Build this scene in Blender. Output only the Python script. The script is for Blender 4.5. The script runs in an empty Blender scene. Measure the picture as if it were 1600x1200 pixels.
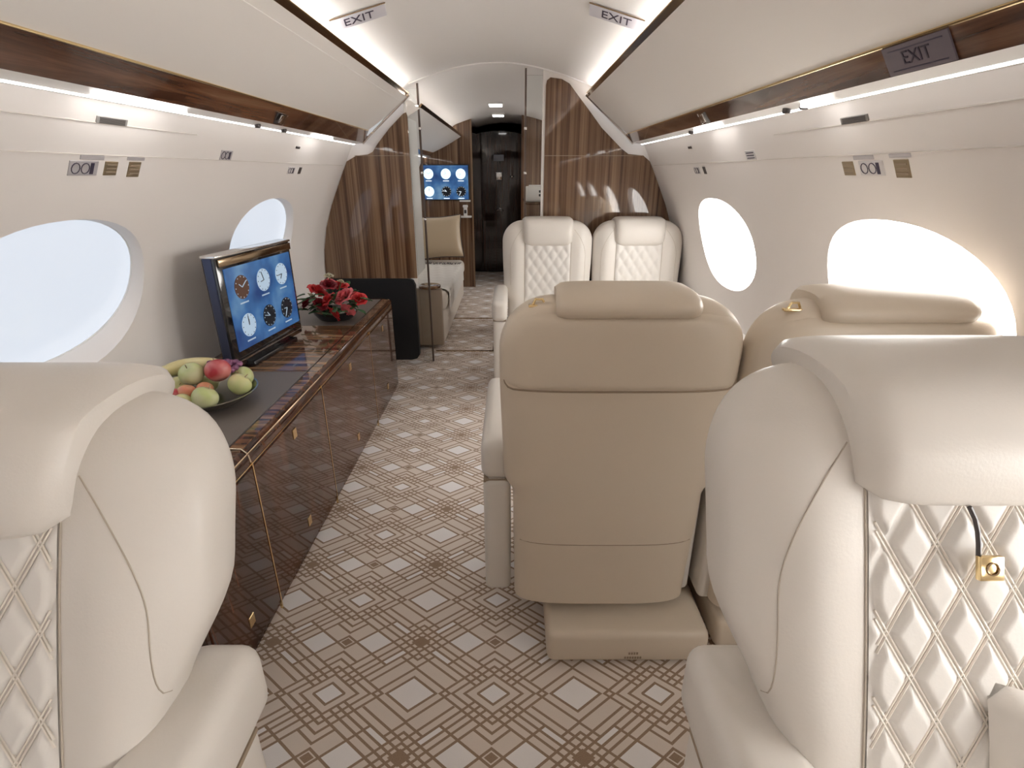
import bpy, bmesh, math, random
from mathutils import Vector, Matrix
random.seed(7)
SC = bpy.context.scene
COL = SC.collection
PI = math.pi

# ------------------------------------------------------------ camera, world, exposure
cam = bpy.data.objects.new('camera', bpy.data.cameras.new('camera'))
COL.objects.link(cam)
cam.location = (0.09, 0.0, 1.35)
cam.rotation_euler = (math.radians(90 - 22), 0, 0)
cam.data.lens = 816 / 1600 * 36
cam.data.clip_start = 0.02
SC.camera = cam
W = bpy.data.worlds.new('world'); SC.world = W; W.use_nodes = True
W.node_tree.nodes['Background'].inputs[0].default_value = (0.80, 0.88, 1.0, 1)
W.node_tree.nodes['Background'].inputs[1].default_value = 1.0
SC.view_settings.view_transform = 'Standard'
SC.view_settings.look = 'None'
SC.view_settings.gamma = 1.0
SC.view_settings.use_curve_mapping = False
SC.view_settings.exposure = 0.5
WIN_R, WIN_L, COVE, STRIP = 7.5, 0.66, 30.0, 5.0     # right / left pane, ceiling cove strip, sidewall strip
SC.cycles.max_bounces = 10
SC.cycles.diffuse_bounces = 6

# ------------------------------------------------------------ materials
def mat(name, col, rough=0.5, metal=0.0, coat=0.0, coat_rough=0.03, emis=None, strength=1.0, trans=0.0, ior=1.45, bump=None, sheen=0):
    m = bpy.data.materials.new(name); m.use_nodes = True
    nt = m.node_tree; b = nt.nodes['Principled BSDF']
    b.inputs['Base Color'].default_value = (*col, 1)
    b.inputs['Roughness'].default_value = rough
    b.inputs['Metallic'].default_value = metal
    b.inputs['Coat Weight'].default_value = coat
    b.inputs['Coat Roughness'].default_value = coat_rough
    b.inputs['IOR'].default_value = ior
    b.inputs['Transmission Weight'].default_value = trans
    b.inputs['Sheen Weight'].default_value = sheen
    if emis:
        b.inputs['Emission Color'].default_value = (*emis, 1)
        b.inputs['Emission Strength'].default_value = strength
    if bump:
        sc_, st = bump
        n = nt.nodes.new('ShaderNodeTexNoise'); n.inputs['Scale'].default_value = sc_; n.inputs['Detail'].default_value = 4
        tc = nt.nodes.new('ShaderNodeTexCoord'); nt.links.new(tc.outputs['Object'], n.inputs['Vector'])
        bp = nt.nodes.new('ShaderNodeBump'); bp.inputs['Strength'].default_value = st; bp.inputs['Distance'].default_value = 0.002
        nt.links.new(n.outputs['Fac'], bp.inputs['Height']); nt.links.new(bp.outputs[0], b.inputs['Normal'])
    return m

def ramp(nt, fac, stops):
    r = nt.nodes.new('ShaderNodeValToRGB')
    cr = r.color_ramp
    while len(cr.elements) > 1: cr.elements.remove(cr.elements[-1])
    cr.elements[0].position = stops[0][0]; cr.elements[0].color = (*stops[0][1], 1)
    for p, c in stops[1:]:
        e = cr.elements.new(p); e.color = (*c, 1)
    nt.links.new(fac, r.inputs[0])
    return r.outputs[0]

def wood(name, stops, scale, rough=0.25, coat=1.0, offs=0.0, spec=0.5):
    m = mat(name, (0.1, 0.05, 0.03), rough, coat=coat, coat_rough=0.04)
    nt = m.node_tree; b = nt.nodes['Principled BSDF']
    tc = nt.nodes.new('ShaderNodeTexCoord'); mp = nt.nodes.new('ShaderNodeMapping')
    mp.inputs['Scale'].default_value = scale; mp.inputs['Location'].default_value = (offs, offs * 1.7, 0)
    nt.links.new(tc.outputs['Object'], mp.inputs[0])
    b.inputs['Specular IOR Level'].default_value = 0.1
    n = nt.nodes.new('ShaderNodeTexNoise'); n.inputs['Scale'].default_value = 1; n.inputs['Detail'].default_value = 8
    n.inputs['Roughness'].default_value = 0.62; n.inputs['Distortion'].default_value = 0.5
    nt.links.new(mp.outputs[0], n.inputs['Vector'])
    nt.links.new(ramp(nt, n.outputs['Fac'], stops), b.inputs['Base Color'])
    return m

WALL = mat('wall_cream', (0.82, 0.785, 0.76), 0.55)
CEIL = mat('ceiling_cream', (0.82, 0.80, 0.78), 0.6)
BIN = mat('bin_cream', (0.86, 0.83, 0.795), 0.45)
LEATHER = mat('cream_leather', (0.70, 0.66, 0.61), 0.38, bump=(260, 0.10))
LEATHERQ = mat('quilted_leather', (0.72, 0.69, 0.65), 0.40, bump=(260, 0.08))
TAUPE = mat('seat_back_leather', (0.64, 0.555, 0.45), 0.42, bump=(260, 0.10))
SEAM = mat('seam_thread', (0.32, 0.25, 0.18), 0.7)
SEAML = mat('light_seam', (0.46, 0.40, 0.33), 0.7)
SEAMW = mat('cream_stitch', (0.80, 0.745, 0.67), 0.5)
GOLD = mat('polished_gold', (0.80, 0.62, 0.34), 0.18, metal=1)
BRONZE = mat('polished_bronze', (0.42, 0.31, 0.20), 0.15, metal=1)
POSTM = mat('dark_bronze_post', (0.13, 0.10, 0.085), 0.3, metal=.8)
CHROME = mat('chrome', (0.75, 0.74, 0.73), 0.12, metal=1)
BLACK = mat('black_gloss', (0.008, 0.008, 0.010), 0.10, coat=1)
BLACKM = mat('black_satin', (0.012, 0.012, 0.014), 0.45)
GREYMAT = mat('grey_leather_inlay', (0.17, 0.145, 0.13), 0.42, bump=(300, 0.2))
PLASTIC = mat('white_plastic', (0.80, 0.79, 0.77), 0.35)
DKPLAS = mat('dark_plastic', (0.06, 0.05, 0.05), 0.3)
GLASS = mat('clear_glass', (0.96, 0.98, 0.97), 0.0, trans=1.0, ior=1.30)
FABRIC = mat('white_woven_blanket', (0.78, 0.75, 0.70), 0.9, bump=(90, 0.8), sheen=0.3)
SATIN = mat('gold_satin', (0.55, 0.44, 0.30), 0.35, sheen=0.3)
SOFA = mat('sofa_leather', (0.76, 0.70, 0.62), 0.45)
TAN = mat('tan_panel', (0.30, 0.20, 0.12), 0.3, coat=0.5)
LAMP = mat('lamp_diffuser', (1, 1, 1), 0.5, emis=(1.0, 0.97, 0.94), strength=STRIP)
COVEM = mat('cove_diffuser', (1, 1, 1), 0.5, emis=(1.0, 0.975, 0.955), strength=COVE)
COVEF = mat('forward_cove_diffuser', (1, 1, 1), 0.5, emis=(1.0, 0.975, 0.955), strength=COVE * .4)
SPOT = mat('ceiling_lamp_glow', (1, 1, 1), 0.5, emis=(1, 0.99, 0.97), strength=9)
PANER = mat('sunlit_pane', (0.9, 0.9, 0.9), 0.1, emis=(1.0, 0.98, 0.95), strength=WIN_R)
PANEL_ = mat('shaded_pane', (0.25, 0.25, 0.25), 0.1, emis=(0.80, 0.88, 1.0), strength=WIN_L * 0.82)
GRN = mat('leaf_green', (0.03, 0.09, 0.03), 0.5)
W_BULK = wood('rosewood_bulkhead', [(0.30, (0.038, 0.016, 0.009)), (0.43, (0.105, 0.052, 0.028)), (0.55, (0.200, 0.118, 0.068)), (0.70, (0.31, 0.20, 0.12))], (42, 42, 0.35), 0.3, 1.0)
W_DARK = wood('dark_rosewood', [(0.30, (0.016, 0.006, 0.004)), (0.45, (0.060, 0.022, 0.012)), (0.58, (0.125, 0.050, 0.025)), (0.75, (0.21, 0.10, 0.045))], (22, 1.6, 22), 0.25, 1.0, 3.1)
W_FRONT = wood('dark_rosewood_upright', [(0.30, (0.010, 0.004, 0.003)), (0.45, (0.040, 0.012, 0.006)), (0.60, (0.10, 0.034, 0.014)), (0.78, (0.19, 0.075, 0.032))], (18, 18, 1.4), 0.2, 1.0, 5.2)
W_LEAF = wood('striped_rosewood_top', [(0.30, (0.030, 0.012, 0.008)), (0.46, (0.12, 0.055, 0.028)), (0.58, (0.27, 0.15, 0.075)), (0.72, (0.40, 0.25, 0.14))], (2.2, 40, 10), 0.2, 1.0, 1.3)
W_VAL = wood('valance_rosewood', [(0.30, (0.022, 0.008, 0.005)), (0.46, (0.085, 0.034, 0.018)), (0.60, (0.16, 0.075, 0.04)), (0.75, (0.25, 0.14, 0.08))], (26, 1.1, 26), 0.18, 1.0, 7.7)
W_DOOR = wood('near_black_wood', [(0.3, (0.006, 0.003, 0.003)), (0.5, (0.022, 0.009, 0.007)), (0.7, (0.05, 0.022, 0.014))], (18, 18, 0.8), 0.12, 1.0, 2.2)

class X:                                             # tiny expression builder for shader maths
    nt = None
    def __init__(s, v): s.v = v
    @staticmethod
    def op(name, *a):
        n = X.nt.nodes.new('ShaderNodeMath'); n.operation = name
        for i, q in enumerate(a):
            q = q.v if isinstance(q, X) else q
            if isinstance(q, (int, float)): n.inputs[i].default_value = q
            else: X.nt.links.new(q, n.inputs[i])
        return X(n.outputs[0])
    def __add__(s, o): return X.op('ADD', s, o)
    def __sub__(s, o): return X.op('SUBTRACT', s, o)
    def __mul__(s, o): return X.op('MULTIPLY', s, o)
    def lt(s, o): return X.op('LESS_THAN', s, o)
    def gt(s, o): return X.op('GREATER_THAN', s, o)
    def abs(s): return X.op('ABSOLUTE', s)
    def max(s, o): return X.op('MAXIMUM', s, o)
    def pp(s, k): return X.op('PINGPONG', s, k)

def carpet():
    m = mat('lattice_carpet', (0.5, 0.45, 0.4), 0.9, sheen=0.2)
    nt = m.node_tree; X.nt = nt; b = nt.nodes['Principled BSDF']
    tc = nt.nodes.new('ShaderNodeTexCoord'); sp = nt.nodes.new('ShaderNodeSeparateXYZ')
    nt.links.new(tc.outputs['Object'], sp.inputs[0])
    x, y = X(sp.outputs[0]), X(sp.outputs[1])
    u = ((x - 0.038) * (1 / 0.46)).pp(0.5); v = ((y - 1.203) * (1 / 0.346)).pp(0.5)
    p, q = u + v, u - v
    w = 0.0125
    def ln(a, c): return (a - c).abs().lt(w)
    L = None
    def add(z):
        nonlocal L
        L = z if L is None else L.max(z)
    add(ln(p, 0.315))
    for c in (0.40, 0.47, 0.54): add(ln(p, c) * q.gt(-0.335))
    add(ln(p, 0.62) * q.gt(-0.16)); add(ln(p, 0.765)); add(ln(p, 0.85))
    add(ln(p, 0.065) * v.lt(0.12))
    for c in (0.395, 0.465): add(ln(q, c))
    add(ln(q, 0.24) * p.gt(0.53) * p.lt(0.78))
    add(ln(q, 0.315) * p.gt(0.30)); add(ln(q, 0.065) * p.lt(0.54))
    add(ln(q, -0.10) * p.lt(0.315)); add(ln(q, -0.175)); add(ln(q, -0.25)); add(ln(q, -0.325)); add(ln(q, -0.405) * u.lt(0.10))
    add((u + v).lt(0.04)); add(((u - 0.5).abs() + v).lt(0.065))
    big = ((u - 0.19).abs() + v).lt(0.113).max(p.gt(0.862)).max((u + (v - 0.5).abs()).lt(0.083))
    big = big.max(((p - 0.5).abs().lt(0.03)) * q.gt(0.08) * q.lt(0.30))
    mx = nt.nodes.new('ShaderNodeMix'); mx.data_type = 'RGBA'
    mx.inputs[6].default_value = (0.76, 0.675, 0.605, 1); mx.inputs[7].default_value = (0.90, 0.875, 0.87, 1)
    nt.links.new(big.v, mx.inputs[0])
    n = nt.nodes.new('ShaderNodeTexNoise'); n.inputs['Scale'].default_value = 500; nt.links.new(tc.outputs['Object'], n.inputs['Vector'])
    lc = ramp(nt, n.outputs['Fac'], [(0.3, (0.27, 0.18, 0.115)), (0.7, (0.40, 0.285, 0.20))])
    m2 = nt.nodes.new('ShaderNodeMix'); m2.data_type = 'RGBA'
    nt.links.new(L.v, m2.inputs[0]); nt.links.new(mx.outputs[2], m2.inputs[6]); nt.links.new(lc, m2.inputs[7])
    nt.links.new(m2.outputs[2], b.inputs['Base Color'])
    bp = nt.nodes.new('ShaderNodeBump'); bp.inputs['Strength'].default_value = 0.5; bp.inputs['Distance'].default_value = 0.002
    nt.links.new(n.outputs['Fac'], bp.inputs['Height']); nt.links.new(bp.outputs[0], b.inputs['Normal'])
    return m
CARPET = carpet()

def screen_mat():
    m = mat('blue_screen', (0.01, 0.02, 0.05), 0.15)
    nt = m.node_tree; b = nt.nodes['Principled BSDF']
    tc = nt.nodes.new('ShaderNodeTexCoord')
    n = nt.nodes.new('ShaderNodeTexNoise'); n.inputs['Scale'].default_value = 5; n.inputs['Detail'].default_value = 3
    nt.links.new(tc.outputs['Object'], n.inputs['Vector'])
    c = ramp(nt, n.outputs['Fac'], [(0.35, (0.015, 0.045, 0.16)), (0.52, (0.045, 0.14, 0.33)), (0.68, (0.16, 0.30, 0.46))])
    nt.links.new(c, b.inputs['Emission Color']); b.inputs['Emission Strength'].default_value = 0.6
    return m
SCREEN = screen_mat()
DIALW = mat('lit_white_dial', (0.1, 0.1, 0.1), 0.3, emis=(0.42, 0.56, 0.70), strength=0.6)
DIALWF = mat('lit_bright_dial', (0.1, 0.1, 0.1), 0.3, emis=(0.62, 0.85, 0.95), strength=1.3)
DIALD = mat('dark_dial', (0.015, 0.02, 0.03), 0.3)
DIALR = mat('dark_brown_dial', (0.05, 0.03, 0.02), 0.3, emis=(0.06, 0.025, 0.015), strength=0.6)

# ------------------------------------------------------------ helpers
def tag(o, label=None, cat=None, group=None, kind=None):
    if label: o['label'] = label
    if cat: o['category'] = cat
    if group: o['group'] = group
    if kind: o['kind'] = kind
    return o
def empty(name, loc=(0, 0, 0), rz=0.0, label=None, cat=None, group=None, kind=None):
    o = bpy.data.objects.new(name, None); COL.objects.link(o)
    o.location = loc; o.rotation_euler = (0, 0, rz); o.empty_display_size = 0.05
    return tag(o, label, cat, group, kind)
def link(name, me, m, parent=None):
    o = bpy.data.objects.new(name, me); COL.objects.link(o)
    me.name = name
    if m and not me.materials: me.materials.append(m)
    if parent: o.parent = parent
    return o
def sharp(me, ang=35):
    bm = bmesh.new(); bm.from_mesh(me)
    bmesh.ops.recalc_face_normals(bm, faces=bm.faces)
    for f in bm.faces: f.smooth = True
    for e in bm.edges:
        if len(e.link_faces) == 2:
            e.smooth = e.calc_face_angle(0) < math.radians(ang)
    bm.to_mesh(me); bm.free()
def M(name, vs, fs, m, parent=None, ang=35):
    me = bpy.data.meshes.new(name); me.from_pydata([tuple(v) for v in vs], [], fs); me.validate()
    sharp(me, ang)
    return link(name, me, m, parent)
class G:                                             # geometry gatherer
    def __init__(s): s.v = []; s.f = []
    def add(s, vs, fs):
        k = len(s.v); s.v += [tuple(v) for v in vs]; s.f += [tuple(i + k for i in f) for f in fs]; return s
    def box(s, x0, x1, y0, y1, z0, z1, bev=0.0, seg=3, mtx=None):
        bm = bmesh.new(); bmesh.ops.create_cube(bm, size=1)
        for v in bm.verts: v.co = Vector((x0 + (v.co.x + .5) * (x1 - x0), y0 + (v.co.y + .5) * (y1 - y0), z0 + (v.co.z + .5) * (z1 - z0)))
        if bev: bmesh.ops.bevel(bm, geom=list(bm.edges), offset=bev, segments=seg, profile=0.5, affect='EDGES')
        bm.verts.index_update()
        vs = [mtx @ v.co if mtx else v.co.copy() for v in bm.verts]
        s.add(vs, [[v.index for v in f.verts] for f in bm.faces]); bm.free(); return s
    def tube(s, pts, r, n=8, closed=False):
        pts = [Vector(p) for p in pts]; rings = []; up = None
        for i, p in enumerate(pts):
            a = pts[i - 1] if (i or closed) else p; b = pts[(i + 1) % len(pts)] if (i < len(pts) - 1 or closed) else p
            t = (b - a).normalized()
            if up is None: up = t.orthogonal()
            up = (up - t * up.dot(t)).normalized(); sd = t.cross(up)
            rr = r[i] if isinstance(r, (list, tuple)) else r
            rings.append([p + (up * math.cos(2 * PI * k / n) + sd * math.sin(2 * PI * k / n)) * rr for k in range(n)])
        vs = [v for R_ in rings for v in R_]; fs = []
        m_ = len(rings)
        for i in range(m_ if closed else m_ - 1):
            for k in range(n):
                a, b = i * n, ((i + 1) % m_) * n
                fs.append((a + k, a + (k + 1) % n, b + (k + 1) % n, b + k))
        if not closed: fs += [tuple(range(n))[::-1], tuple((m_ - 1) * n + k for k in range(n))]
        return s.add(vs, fs)
    def lathe(s, prof, n=32, c=(0, 0, 0)):
        vs = []; fs = []
        for r, z in prof:
            for k in range(n): vs.append((c[0] + r * math.cos(2 * PI * k / n), c[1] + r * math.sin(2 * PI * k / n), c[2] + z))
        for i in range(len(prof) - 1):
            for k in range(n): fs.append((i * n + k, i * n + (k + 1) % n, (i + 1) * n + (k + 1) % n, (i + 1) * n + k))
        fs += [tuple(range(n))[::-1], tuple((len(prof) - 1) * n + k for k in range(n))]
        return s.add(vs, fs)
    def loft(s, secs, cap=True):
        n = len(secs[0]); vs = [v for c in secs for v in c]; fs = []
        for i in range(len(secs) - 1):
            for k in range(n): fs.append((i * n + k, i * n + (k + 1) % n, (i + 1) * n + (k + 1) % n, (i + 1) * n + k))
        if cap: fs += [tuple(range(n))[::-1], tuple((len(secs) - 1) * n + k for k in range(n))]
        return s.add(vs, fs)
    def prism(s, poly, a, b, axis='y'):
        """poly in the two other axes, extruded from a to b along axis"""
        def P(q, t):
            return (q[0], t, q[1]) if axis == 'y' else ((t, q[0], q[1]) if axis == 'x' else (q[0], q[1], t))
        return s.loft([[P(q, a) for q in poly], [P(q, b) for q in poly]])
    def grid(s, fn, nu, nv):
        vs = [fn(i / nu, j / nv) for j in range(nv + 1) for i in range(nu + 1)]
        fs = [(j * (nu + 1) + i, j * (nu + 1) + i + 1, (j + 1) * (nu + 1) + i + 1, (j + 1) * (nu + 1) + i) for j in range(nv) for i in range(nu)]
        return s.add(vs, fs)
    def to(s, name, m, parent=None, ang=35): return M(name, s.v, s.f, m, parent, ang)
def interp(tab, z):
    if z <= tab[0][0]: return tab[0][1]
    for (a, p), (b, q) in zip(tab, tab[1:]):
        if z <= b:
            t = (z - a) / (b - a); t = t * t * (3 - 2 * t)
            return p + (q - p) * t
    return tab[-1][1]
def spline(pts, k=4):
    """Catmull-Rom through 2D points"""
    out = []
    for i in range(len(pts) - 1):
        p0 = pts[max(i - 1, 0)]; p1 = pts[i]; p2 = pts[i + 1]; p3 = pts[min(i + 2, len(pts) - 1)]
        for j in range(k):
            t = j / k
            out.append(tuple(0.5 * ((2 * b) + (-a + c) * t + (2 * a - 5 * b + 4 * c - d) * t * t + (-a + 3 * b - 3 * c + d) * t ** 3) for a, b, c, d in zip(p0, p1, p2, p3)))
    out.append(pts[-1]); return out
def text_mesh(body, size, name, m, parent, mtx, ext=0.0006):
    cu = bpy.data.curves.new(name, 'FONT'); cu.body = body; cu.size = size; cu.extrude = ext; cu.align_x = 'CENTER'; cu.align_y = 'CENTER'; cu.resolution_u = 2
    tmp = bpy.data.objects.new('tmp_text', cu); COL.objects.link(tmp)
    me = bpy.data.meshes.new_from_object(tmp.evaluated_get(bpy.context.evaluated_depsgraph_get()))
    bpy.data.objects.remove(tmp); bpy.data.curves.remove(cu)
    me.materials.clear()
    me.transform(mtx)
    return link(name, me, m, parent)
def copy_tree(o, parent=None):
    c = o.copy(); COL.objects.link(c)
    if parent: c.parent = parent
    for ch in list(o.children): copy_tree(ch, c)
    return c

# ------------------------------------------------------------ cabin cross-section
Y0, YB, YF, YC = -2.2, 3.735, 6.66, 7.9
SIDE = spline([(1.12, 0.0), (1.19, .25), (1.235, .55), (1.222, .85), (1.165, 1.07), (1.075, 1.27), (1.0, 1.42), (.95, 1.52)], 5)
TOP = spline([(.60, 1.76), (.60, 1.83), (.565, 1.862), (.5, 1.886), (.4, 1.918), (.25, 1.955), (.1, 1.977), (0, 1.98)], 4)
def wx(z): 
    for (a, b), (c, d) in zip(SIDE, SIDE[1:]):
        if b <= z <= d: return a + (c - a) * (z - b) / (d - b)
    return SIDE[-1][0]
WN = Vector((0.935, 0, 0.355)).normalized()           # outward wall normal at the windows
WT = Vector((-0.355, 0, 0.935)).normalized()
WINY = [-1.17, 0.14, 1.45, 2.76, 4.45, 5.75]
def oval(cx, cy, cz, s, a, b, d, n=48, e=2.25):
    pts = []
    for k in range(n):
        t = 2 * PI * k / n; c, q = math.cos(t), math.sin(t)
        yy = a * math.copysign(abs(c) ** (2 / e), c); tt = b * math.copysign(abs(q) ** (2 / e), q)
        v = Vector((cx, 0, cz)) + WT * tt + WN * d
        pts.append(Vector((s * v.x, cy + yy, v.z)))
    return pts
WCX = wx(1.02); 
def side_wall(s):
    name = 'wall_right' if s > 0 else 'wall_left'
    inner = [(s * x, z) for x, z in SIDE]; outer = [(s * (x + .09), z + .02) for x, z in SIDE[::-1]]
    outer[-1] = (s * (SIDE[0][0] + .09), 0)
    w = G().prism(inner + outer, Y0, YC).to(name, WALL); w['kind'] = 'structure'
    cut = G()
    for cy in WINY:
        cut.loft([oval(WCX, cy, 1.02, s, .376, .240, -.05), oval(WCX, cy, 1.02, s, .364, .229, 0.0), oval(WCX, cy, 1.02, s, .352, .218, .022), oval(WCX, cy, 1.02, s, .350, .216, .16)])
    c = cut.to('tmp_cut', None)
    md = w.modifiers.new('b', 'BOOLEAN'); md.object = c; md.solver = 'EXACT'; md.operation = 'DIFFERENCE'
    me = bpy.data.meshes.new_from_object(w.evaluated_get(bpy.context.evaluated_depsgraph_get()))
    w.modifiers.clear(); w.data = me; me.name = name
    sharp(me, 40)
    bpy.data.objects.remove(c)
    for i, cy in enumerate(WINY):
        wn = G().tube(oval(WCX, cy, 1.02, s, .352, .218, .036), .003, 6, True).to('window_%d' % (i + 1 + (6 if s > 0 else 0)), PLASTIC)
        tag(wn, ('right' if s > 0 else 'left') + ' cabin wall oval window with ' + ('sunlit white' if s > 0 else 'pale blue white') + ' pane', None, None, 'structure')
        G().loft([oval(WCX, cy, 1.02, s, .352, .218, .040), oval(WCX, cy, 1.02, s, .352, .218, .046)]).to('pane', PANER if s > 0 else PANEL_, wn)
    # wall panel joints
    for z in (1.395, 1.47):
        x = wx(z)
        G().box(s * x - .002, s * x + .002, Y0 + .05, (YB - .05) if z < 1.4 else 1.95, z - .0012, z + .0012).to('panel_joint', mat('joint_%d_%s' % (z * 100, name), (0.60, 0.56, 0.52), .8), w)
    return w
side_wall(-1); side_wall(1)
fl = G().box(-1.2, 1.2, Y0, YC, -.05, 0).to('floor', CARPET); fl['kind'] = 'structure'
cl_in = [(-x, z) for x, z in TOP] + [(x, z) for x, z in TOP[::-1][1:]]
cl = G().prism(cl_in + [(x, z + .06) for x, z in cl_in[::-1]], Y0, YC).to('ceiling', CEIL); cl['kind'] = 'structure'
# close the aft end, out of sight behind the camera
full = [(-x, z) for x, z in SIDE] + [(-.6, 1.9), (0, 2.04), (.6, 1.9)] + [(x, z) for x, z in SIDE[::-1]]
G().prism(full, Y0 - .05, Y0).to('wall_back', WALL)['kind'] = 'structure'
# ceiling joint arch
arch = [(x, z - .002) for x, z in cl_in if abs(x) <= .56]
G().tube([(x, YB - .03, z) for x, z in arch], .006, 6).to('trim_1', CEIL)['kind'] = 'structure'
G().tube([(x, 1.35, z + .001) for x, z in arch], .002, 6).to('trim_2', CEIL)['kind'] = 'structure'

# ------------------------------------------------------------ overhead bins
def overhead(s, ya, yb, tx, tz, side, zone):
    vx, vz, fx, fz = .86, 1.53, .824, (1.602 if s < 0 else 1.583)
    if zone == 'forward': fx, fz = .83, 1.572
    b = empty('overhead_bin', (s * .7, (ya + yb) / 2, 1.7), 0, 'long cream overhead bin along the %s side of the %s cabin' % (side, zone), 'overhead bin')
    o = Vector(b.location)
    def part(g, name, m):
        g.v = [tuple(Vector(v) - o) for v in g.v]; return g.to(name, m, b)
    # body with a gently bowed face
    face = [(tx + (fx - tx) * t + .012 * math.sin(PI * t) * .7, tz + (fz - tz) * t - .012 * math.sin(PI * t)) for t in [k / 10 for k in range(11)]]
    back = [(fx + .13, fz + .03), (fx + .10, fz + .25), (tx + .06, tz + .04)]
    part(G().prism([(s * x, z) for x, z in face + back], ya, yb), 'bin_face', BIN)
    # lacquered valance
    val = [(fx, fz - .004), (vx, vz), (vx + .02, vz + .004), (fx + .05, fz + .01)]
    part(G().prism([(s * x, z) for x, z in val], ya, yb), 'valance', W_VAL)
    # brass edge between face and valance
    part(G().tube([(s * fx, ya, fz - .002), (s * fx, yb, fz - .002)], .0035, 8), 'brass_edge', GOLD)
    # polished strip on the inner edge beside the ceiling
    st = [(tx - .012, tz + .022), (tx + .008, tz - .003), (tx + .014, tz + .002), (tx - .004, tz + .028)]
    part(G().prism([(s * x, z) for x, z in st], ya, yb), 'edge_trim', BRONZE)
    part(G().tube([(s * (tx - .012), ya, tz + .022), (s * (tx - .012), yb, tz + .022)], .003, 6), 'brass_line', GOLD)
    # cove lamp hidden behind the strip, washing the ceiling
    cv = [(tx + .016, tz + .010), (tx + .030, tz + .010), (tx + .030, tz + .014), (tx + .016, tz + .014)]
    part(G().prism([(s * x, z) for x, z in cv], ya, yb), 'cove_lamp', COVEM if zone == 'main' else COVEF)
    # white return and wall wash lamp
    rt = [(vx, vz), (.925, 1.520), (.955, 1.520), (.97, 1.56), (vx + .02, vz + .01)]
    part(G().prism([(s * x, z) for x, z in rt], ya, yb), 'soffit', PLASTIC)
    lp = [(.916, 1.521), (.926, 1.518), (.928, 1.522), (.918, 1.525)]
    part(G().prism([(s * x, z) for x, z in lp], ya, yb), 'light_strip', LAMP)
    if zone == 'main':
        for ya_, yb_ in (((1.40, 1.74), (2.85, 3.1)) if s < 0 else ((2.24, 2.50), (1.50, 1.60))):
            part(G().box(*sorted((s * .872, s * .906)), ya_, yb_, 1.514, 1.530, .004, 2), 'wash_lamp', LAMP)
        for yy in ((2.36,) if s < 0 else (2.30,)):
            mt = Matrix.Translation((s * .847, yy, 1.553)) @ Matrix.Rotation(s * math.atan2(.055, .038), 4, 'Y')
            part(G().box(-.024, .024, -.05, .05, -.004, .004, .003, 2, mt), 'reading_lamp_housing', BLACK)
            part(G().box(-.018, .018, -.016, .016, -.006, .006, .003, 2, mt), 'lamp_lens', CHROME)
        for yy in ((2.25, 2.50) if s < 0 else (1.72, 1.62, 2.6)):
            part(G().lathe([(.010, -.006), (.012, 0), (.012, .008)], 12, (s * .895, yy, 1.518)), 'air_nozzle', DKPLAS)
    return b
overhead(-1, Y0, YB - .05, .565, 1.79, 'left', 'main')
BR = overhead(1, Y0, YB - .05, .565, 1.79, 'right', 'main')
overhead(-1, YB + .06, YF, .50, 1.74, 'left', 'forward')
overhead(1, YB + .06, YF, .50, 1.74, 'right', 'forward')
# bin end frames against the bulkhead (chrome edged)
for s in (-1, 1):
    g = G().tube([(s * .55, YB - .055, 1.80), (s * .815, YB - .055, 1.575), (s * .865, YB - .055, 1.525)], .007, 8)
    o = g.to('trim_%d' % (3 if s < 0 else 4), CHROME); o['kind'] = 'structure'
# gold edged box hanging near the camera on the right
fr = G().prism([(.62, 1.80), (.80, 1.615), (.875, 1.555), (.905, 1.50), (.935, 1.50), (.95, 1.56), (.66, 1.83)], .80, .925).to('trim_10', W_VAL); fr['kind'] = 'structure'
G().tube([(.62, .928, 1.80), (.80, .928, 1.615), (.875, .928, 1.555), (.903, .928, 1.502)], .005, 8).to('front_edge', GOLD, fr)
G().tube([(.618, .895, 1.798), (.798, .895, 1.613), (.873, .895, 1.553), (.902, .895, 1.500)], .004, 8).to('rear_edge', GOLD, fr)

# ------------------------------------------------------------ bulkhead with wood panels and glass sliding doors
ZB = .655
def bulk(s, xin, wood_poly, name):
    w = wpoly = [(s * xin, ZB)] + [(s * x, z) for x, z in SIDE if z > ZB] + [(s * .86, 1.55), (s * .60, 1.80), (s * .60, 1.85)] + \
        [(s * x, z) for x, z in TOP if z > 1.86 and x > xin] + [(s * xin, interp([(0, 1.98), (.1, 1.977), (.25, 1.955), (.4, 1.918), (.5, 1.886), (.565, 1.862)], xin))]
    o = G().prism(wpoly, YB, YB + .05).to(name, WALL); o['kind'] = 'structure'
    G().prism(wood_poly, YB - .008, YB).to('wood_panel', W_BULK, o)
    return o
lw = [(-.584, ZB), (-.578, 1.69), (-.585, 1.708), (-.605, 1.70), (-.70, 1.615), (-.784, 1.525), (-.82, 1.478), (-.853, 1.462), (-.93, 1.455)] + \
     [(-wx(z) + .004, z) for z in (1.42, 1.35, 1.27, 1.15, 1.0, .85, .75, ZB)]
rw = [(.302, ZB), (.302, 1.86), (.308, 1.885), (.33, 1.902), (.40, 1.893), (.45, 1.868), (.493, 1.818), (.58, 1.72), (.667, 1.619), (.80, 1.50), (.85, 1.465), (.95, 1.455)] + \
     [(wx(z) - .004, z) for z in (1.42, 1.35, 1.27, 1.15, 1.0, .85, .75, ZB)]
bl = bulk(-1, .60, lw, 'wall_forward_left'); br = bulk(1, .285, rw[::-1], 'wall_forward_right')
for o, xa, xb in ((bl, -.94, -.584), (br, .302, .95)):
    G().box(xa, xb, YB - .010, YB - .006, 1.4535, 1.4565).to('panel_seam', SEAM, o)
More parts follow.
